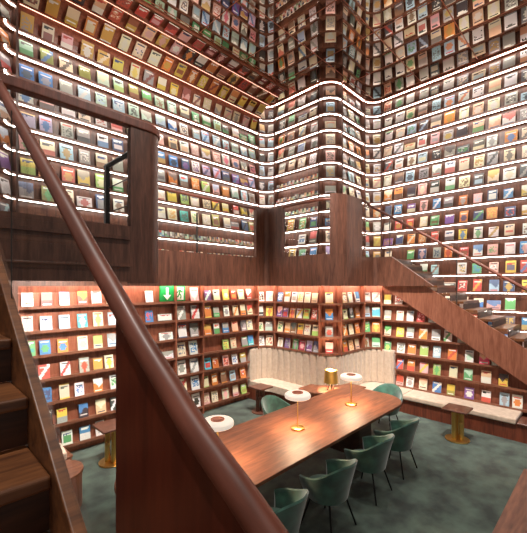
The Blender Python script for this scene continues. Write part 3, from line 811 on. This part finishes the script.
CODE_LOW = {
 'left': ["26we 46Rr 63bw 81ro 95wr 110ce 148wB 193kw 206uM 215Mc 224yc 232ro 239cw 247rw",
          "26kw 45wB 63Bw 81Cw 97cG 111Bw 148br 163w_ 180ew 194wr 206oy 215ge 225we 234co 241oc 248cr",
          "28gt 44bg 62ob 81ck 97cG 111Be 164w_ 181wd 193eE 206oa 215wg 224be 233po 242eE 248ce",
          "43rw 64wr 83er 97an 108cy 165w_ 180ce 192wb 224Gy 232cp 243eg 249Cb",
          "32cy 45bd 63cy 78wb 97ow 113wg 180we 193we 206Cr 214or 224kr 233wb 241ae",
          "46xw 61ye 82xb 100pc 113xw 181cr 194wb 204cG 213oc 222no 231Be 241or",
          "66wg 84bw 99we 195wx 205kc 213ce 224ck 234kc 242GO"],
 'recess_left': ["260wx 270wc", "259xw 270yo", "259cg 269eM", "260we 270cr"],
 'face_left': ["282bw 289ow 296we 302cy 309Mc 316pc", "281uk 287ur 294or 301wy 308Gy 316rr", "282cg 289op 295nE 302yo 309cw 317cG", "282wc 289ue 297ge 304mk 311ul 318ed"],
 'column': ["329cy", "329bo", "329er", "329rk"],
 'face_right': ["342pw 348wc 355wb", "343cG 349Ee 355on", "343oc 349cp 355or", "343or 349po 355pc"],
 'recess_right': ["366ew 376wk", "365Be 376CM", "365gG 376oy", "364en 376Mg"],
 'right': ["389cy 400wr", "389ce 401cw 411wB 422rk 434wc", "389cg 401ye 411we 424oc 437we 449wg 463cw",
           "389gG 402we 413ok 425Gc 438Bw 453or 470wM 485Kp 498wc", "401rb 412or 425ky 438Gg 454cp 469gM 487pw 504yx",
           "401kr 411we 424cp 438bw 452Oy 470uw 487wr 505Be 518wo"]}
import re
for seg in SEGS:
    path = LOW[seg]; zz = low_levels(seg)
    for r, row in enumerate(CODE_LOW[seg]):
        n = 0
        for tok in row.split():
            m = re.match(r'(\d+)(\w)(\w)', tok); px = int(m[1]); wide = m[3] == '_'
            c1 = SHORT[m[2]]; c2 = random.choice(['black', 'grey', 'red']) if wide else SHORT[m[3]]
            s = s_at_px(path, px); n += 1
            ww, hh = (0.30, 0.15) if wide else (random.uniform(0.155, 0.185), random.uniform(0.225, 0.26))
            if seg == 'left' and 175 < px < 198: ww, hh = 0.20, 0.29
            if seg == 'left' and px < 120: ww *= 0.93; hh *= 0.95
            if seg == 'face_left': ww = min(ww, 0.165)
            if seg == 'column': ww = 0.17
            if seg == 'recess_right': ww = 0.19
            stand(path, s, zz[r], 0.065, 0.20, ww, hh, random.uniform(0.015, 0.03), (c1, c2), seg=seg, storey='low', row=r, order=n)

# palettes of the tall walls, from the ceiling down
PL = {0: ['dark red', 'red', 'pink', 'black', 'brown', 'dark red'], 1: ['orange', 'peach', 'black', 'brown', 'pink', 'gold', 'red'], 2: ['yellow', 'cream', 'orange', 'gold', 'cream'],
      3: ['cream', 'yellow', 'pink', 'grey', 'cream', 'gold'], 4: ['mint', 'light green', 'green', 'white', 'dark grey', 'cream', 'olive'], 5: ['white', 'light blue', 'light blue', 'grey', 'mint', 'blue'],
      6: ['pink', 'pink', 'cream', 'peach', 'white', 'bright pink'], 7: ['blue', 'lilac', 'grey', 'purple', 'white', 'dark blue'], 8: ['cream', 'orange', 'light green', 'grey', 'light blue', 'mint', 'pink'],
      9: ['yellow', 'green', 'light green', 'teal', 'cream', 'orange', 'red'], 10: ['dark blue', 'grey', 'olive', 'teal', 'cream', 'white'], 11: ['cyan', 'yellow', 'dark blue', 'red', 'light green', 'mint']}
GREYS = ['white', 'cream', 'white', 'grey', 'dark grey', 'cream', 'white', 'grey', 'black', 'cream', 'light blue', 'peach']
MIX = ['white', 'cream', 'grey', 'dark grey', 'yellow', 'orange', 'red', 'light blue', 'blue', 'pink', 'gold', 'purple', 'white', 'dark blue', 'green']
ART = ['black', 'white', 'dark grey', 'red', 'cream', 'grey', 'blue', 'brown', 'gold', 'green']
def hidden(c):
    q = project(c)
    if q is None: return True
    x, y, Z = q
    if x < -6 or x > 535: return True
    return False
for seg in SEGS + ['recess_end']:
    path = UP[seg]; L = plen(path)
    levels = [z for z in UPZ if z >= (3.49 if seg != 'right' else 1.35) and (seg != 'left' or z < COVE_TOP - 0.01)]
    for z in levels:
        k = UPZ.index(z)
        n = {'recess_end': 1, 'recess_left': 2, 'face_left': 4, 'column': 1, 'face_right': 3, 'recess_right': 2}.get(seg)
        if n is None: n = int(L/0.315)
        dense_row = (seg == 'left' and z < 4.0) or (seg == 'face_left' and 4.7 < z < 5.7)
        if seg == 'left' and z < 4.0: 
            n = int(L/0.135)
        if seg == 'face_left' and 4.7 < z < 5.7: n = 11
        order = 0
        for i in range(n):
            s = L*(i + 0.5)/n + (random.uniform(-0.03, 0.03) if not dense_row and n > 2 else 0)
            p, d = lerp_path(path, s)
            if hidden((p[0], p[1], z + 0.15)): continue
            if seg == 'right':
                qq = project((p[0], p[1], z + 0.28))
                if qq[0] > 391 and qq[1] > 261 + (qq[0] - 391)*0.66 + 4: continue
            order += 1
            if z < 4.3 and random.random() < 0.09 and not dense_row: continue
            if seg == 'left': pal = PL[min(k + 2, 11)]
            elif seg in ('recess_left', 'face_left'): pal = GREYS + (['gold', 'orange'] if random.random() < 0.2 else []) if z > 4.5 else MIX
            else: pal = GREYS + ['orange', 'peach', 'pink'][:random.choice((1, 1, 2, 3))] if z > 4.9 else MIX
            c1 = random.choice(pal); c2 = random.choice(pal if random.random() < 0.35 else ART)
            if dense_row: c1, c2 = random.choice(['cream', 'white', 'grey', 'mint', 'cream', 'peach']), random.choice(ART)
            if dense_row: ww, hh = random.uniform(0.10, 0.13), random.uniform(0.13, 0.16)
            else: ww, hh = random.uniform(0.205, 0.245), random.uniform(0.285, 0.335)
            if seg == 'right' and z < 4.9: ww, hh = random.uniform(0.18, 0.215), random.uniform(0.25, 0.30)
            if random.random() < 0.04 and not dense_row: ww, hh = 0.28, 0.22
            stand(path, s, z, 0.085, 0.20, ww, hh, random.uniform(0.015, 0.035), (c1, c2), seg=seg, storey='up', row=k, order=order, small=dense_row)
    if seg == 'left':      # rows in the cove
        for r, (a0, a1) in enumerate(((0, 33), (33, 57), (57, 75), (75, 89))):
            lo, hi = cv(a0 + 1.2), cv(a1)
            chord = math.hypot(hi[0]-lo[0], hi[1]-lo[1]); n = int(5.9/0.315); order = 0
            for i in range(n):
                X0 = 1.42 + 5.9*(i + 0.5)/n + random.uniform(-0.02, 0.02)
                am = math.radians(a0 + 2)
                base = cv(a0 + 1.5, 0.055); topp = cv(a1 - 1.0, 0.03)
                if hidden((X0, base[0], base[1])): continue
                order += 1
                Zl = Vector((0, topp[0]-base[0], topp[1]-base[1])).normalized(); Xl = Vector((1, 0, 0)); Yl = Zl.cross(Xl)
                R3 = Matrix((Xl, Yl, Zl)).transposed().to_4x4()
                h = min(chord*0.80, random.uniform(0.27, 0.33))
                Mx = Matrix.Translation((X0, base[0], base[1])) @ R3
                pal = PL[3 - r]; c1 = random.choice(pal); c2 = random.choice(pal + ['white', 'dark red'])
                c = Mx @ Vector((0, 0, h/2))
                BOOKS.append(dict(M=Mx, w=random.uniform(0.19, 0.235), h=h, th=0.02, cn=(c1, c2), c=c, q=project(c), s=X0, seg=seg, storey='up', row=-(r), order=order, small=False))
# shelves are counted from the ceiling down, cove rows first
for b in BOOKS:
    if b['storey'] == 'up' and b['seg'] == 'left': b['row'] = (b['row'] + 3) if b['row'] <= 0 else b['row'] + 2 + 0
    elif b['storey'] == 'up': b['row'] = b['row']
def score(b):
    x, y, Z = b['q']
    if b.get('small'): return 0
    if b['storey'] == 'up' and (y < 0 or x < 4 or x > 523): return 0.1/Z
    d = b['M'].to_3x3() @ Vector((0, -1, 0)); v = (Vector((0, 0, EYE)) - b['c']).normalized()
    return b['w']*b['h']*abs(d.dot(v))/(Z*Z)*1e3 + (0.5 if b['storey'] == 'low' else 0)
BOOKS.sort(key=score, reverse=True)
ORD = 'first second third fourth fifth sixth seventh eighth ninth tenth eleventh twelfth thirteenth fourteenth fifteenth sixteenth seventeenth eighteenth nineteenth twentieth'.split()
def nth(n): return ORD[n-1] if n <= 20 else 'twenty-' + ORD[n-21]
stuff = BookMesh()
for i, b in enumerate(BOOKS):
    c1, c2 = b['cn']
    a, bb = colour(c1), colour(c2 if c2 != c1 else 'white')
    if b['storey'] == 'up': bb = tuple(0.85*x + 0.15*y for x, y in zip(bb, a))
    c3 = colour('white') if sum(a) < 1.2 else colour(random.choice(['black', 'dark grey', 'red', 'dark blue']))
    g = cover(a, bb, c3) if not b.get('small') else [[a, bb], [bb, a], [c3, a]]
    if i < 300:
        bk_ = BookMesh(); bk_.book(Matrix.Identity(4), b['w'], b['h'], b['th'], g, a)
        o = bk_.build('book'); o.matrix_world = b['M']
        place = 'lower' if b['storey'] == 'low' else 'upper'
        shelf = 'top shelf' if (b['row'] == 0) else nth(b['row'] + 1) + ' shelf down'
        lab = f"{c1} book, {nth(b['order'])} from left on {shelf}, {place} {SAY[b['seg']]}"
        tag(o, lab, 'book', 'face-out books of the ' + place + ' ' + SAY[b['seg']])
    else:
        stuff.book(b['M'], b['w'], b['h'], b['th'], g, a)
o = stuff.build('books'); o['kind'] = 'stuff'; tag(o, 'hundreds of small face-out books covering the rest of the tall upper walls', 'books')
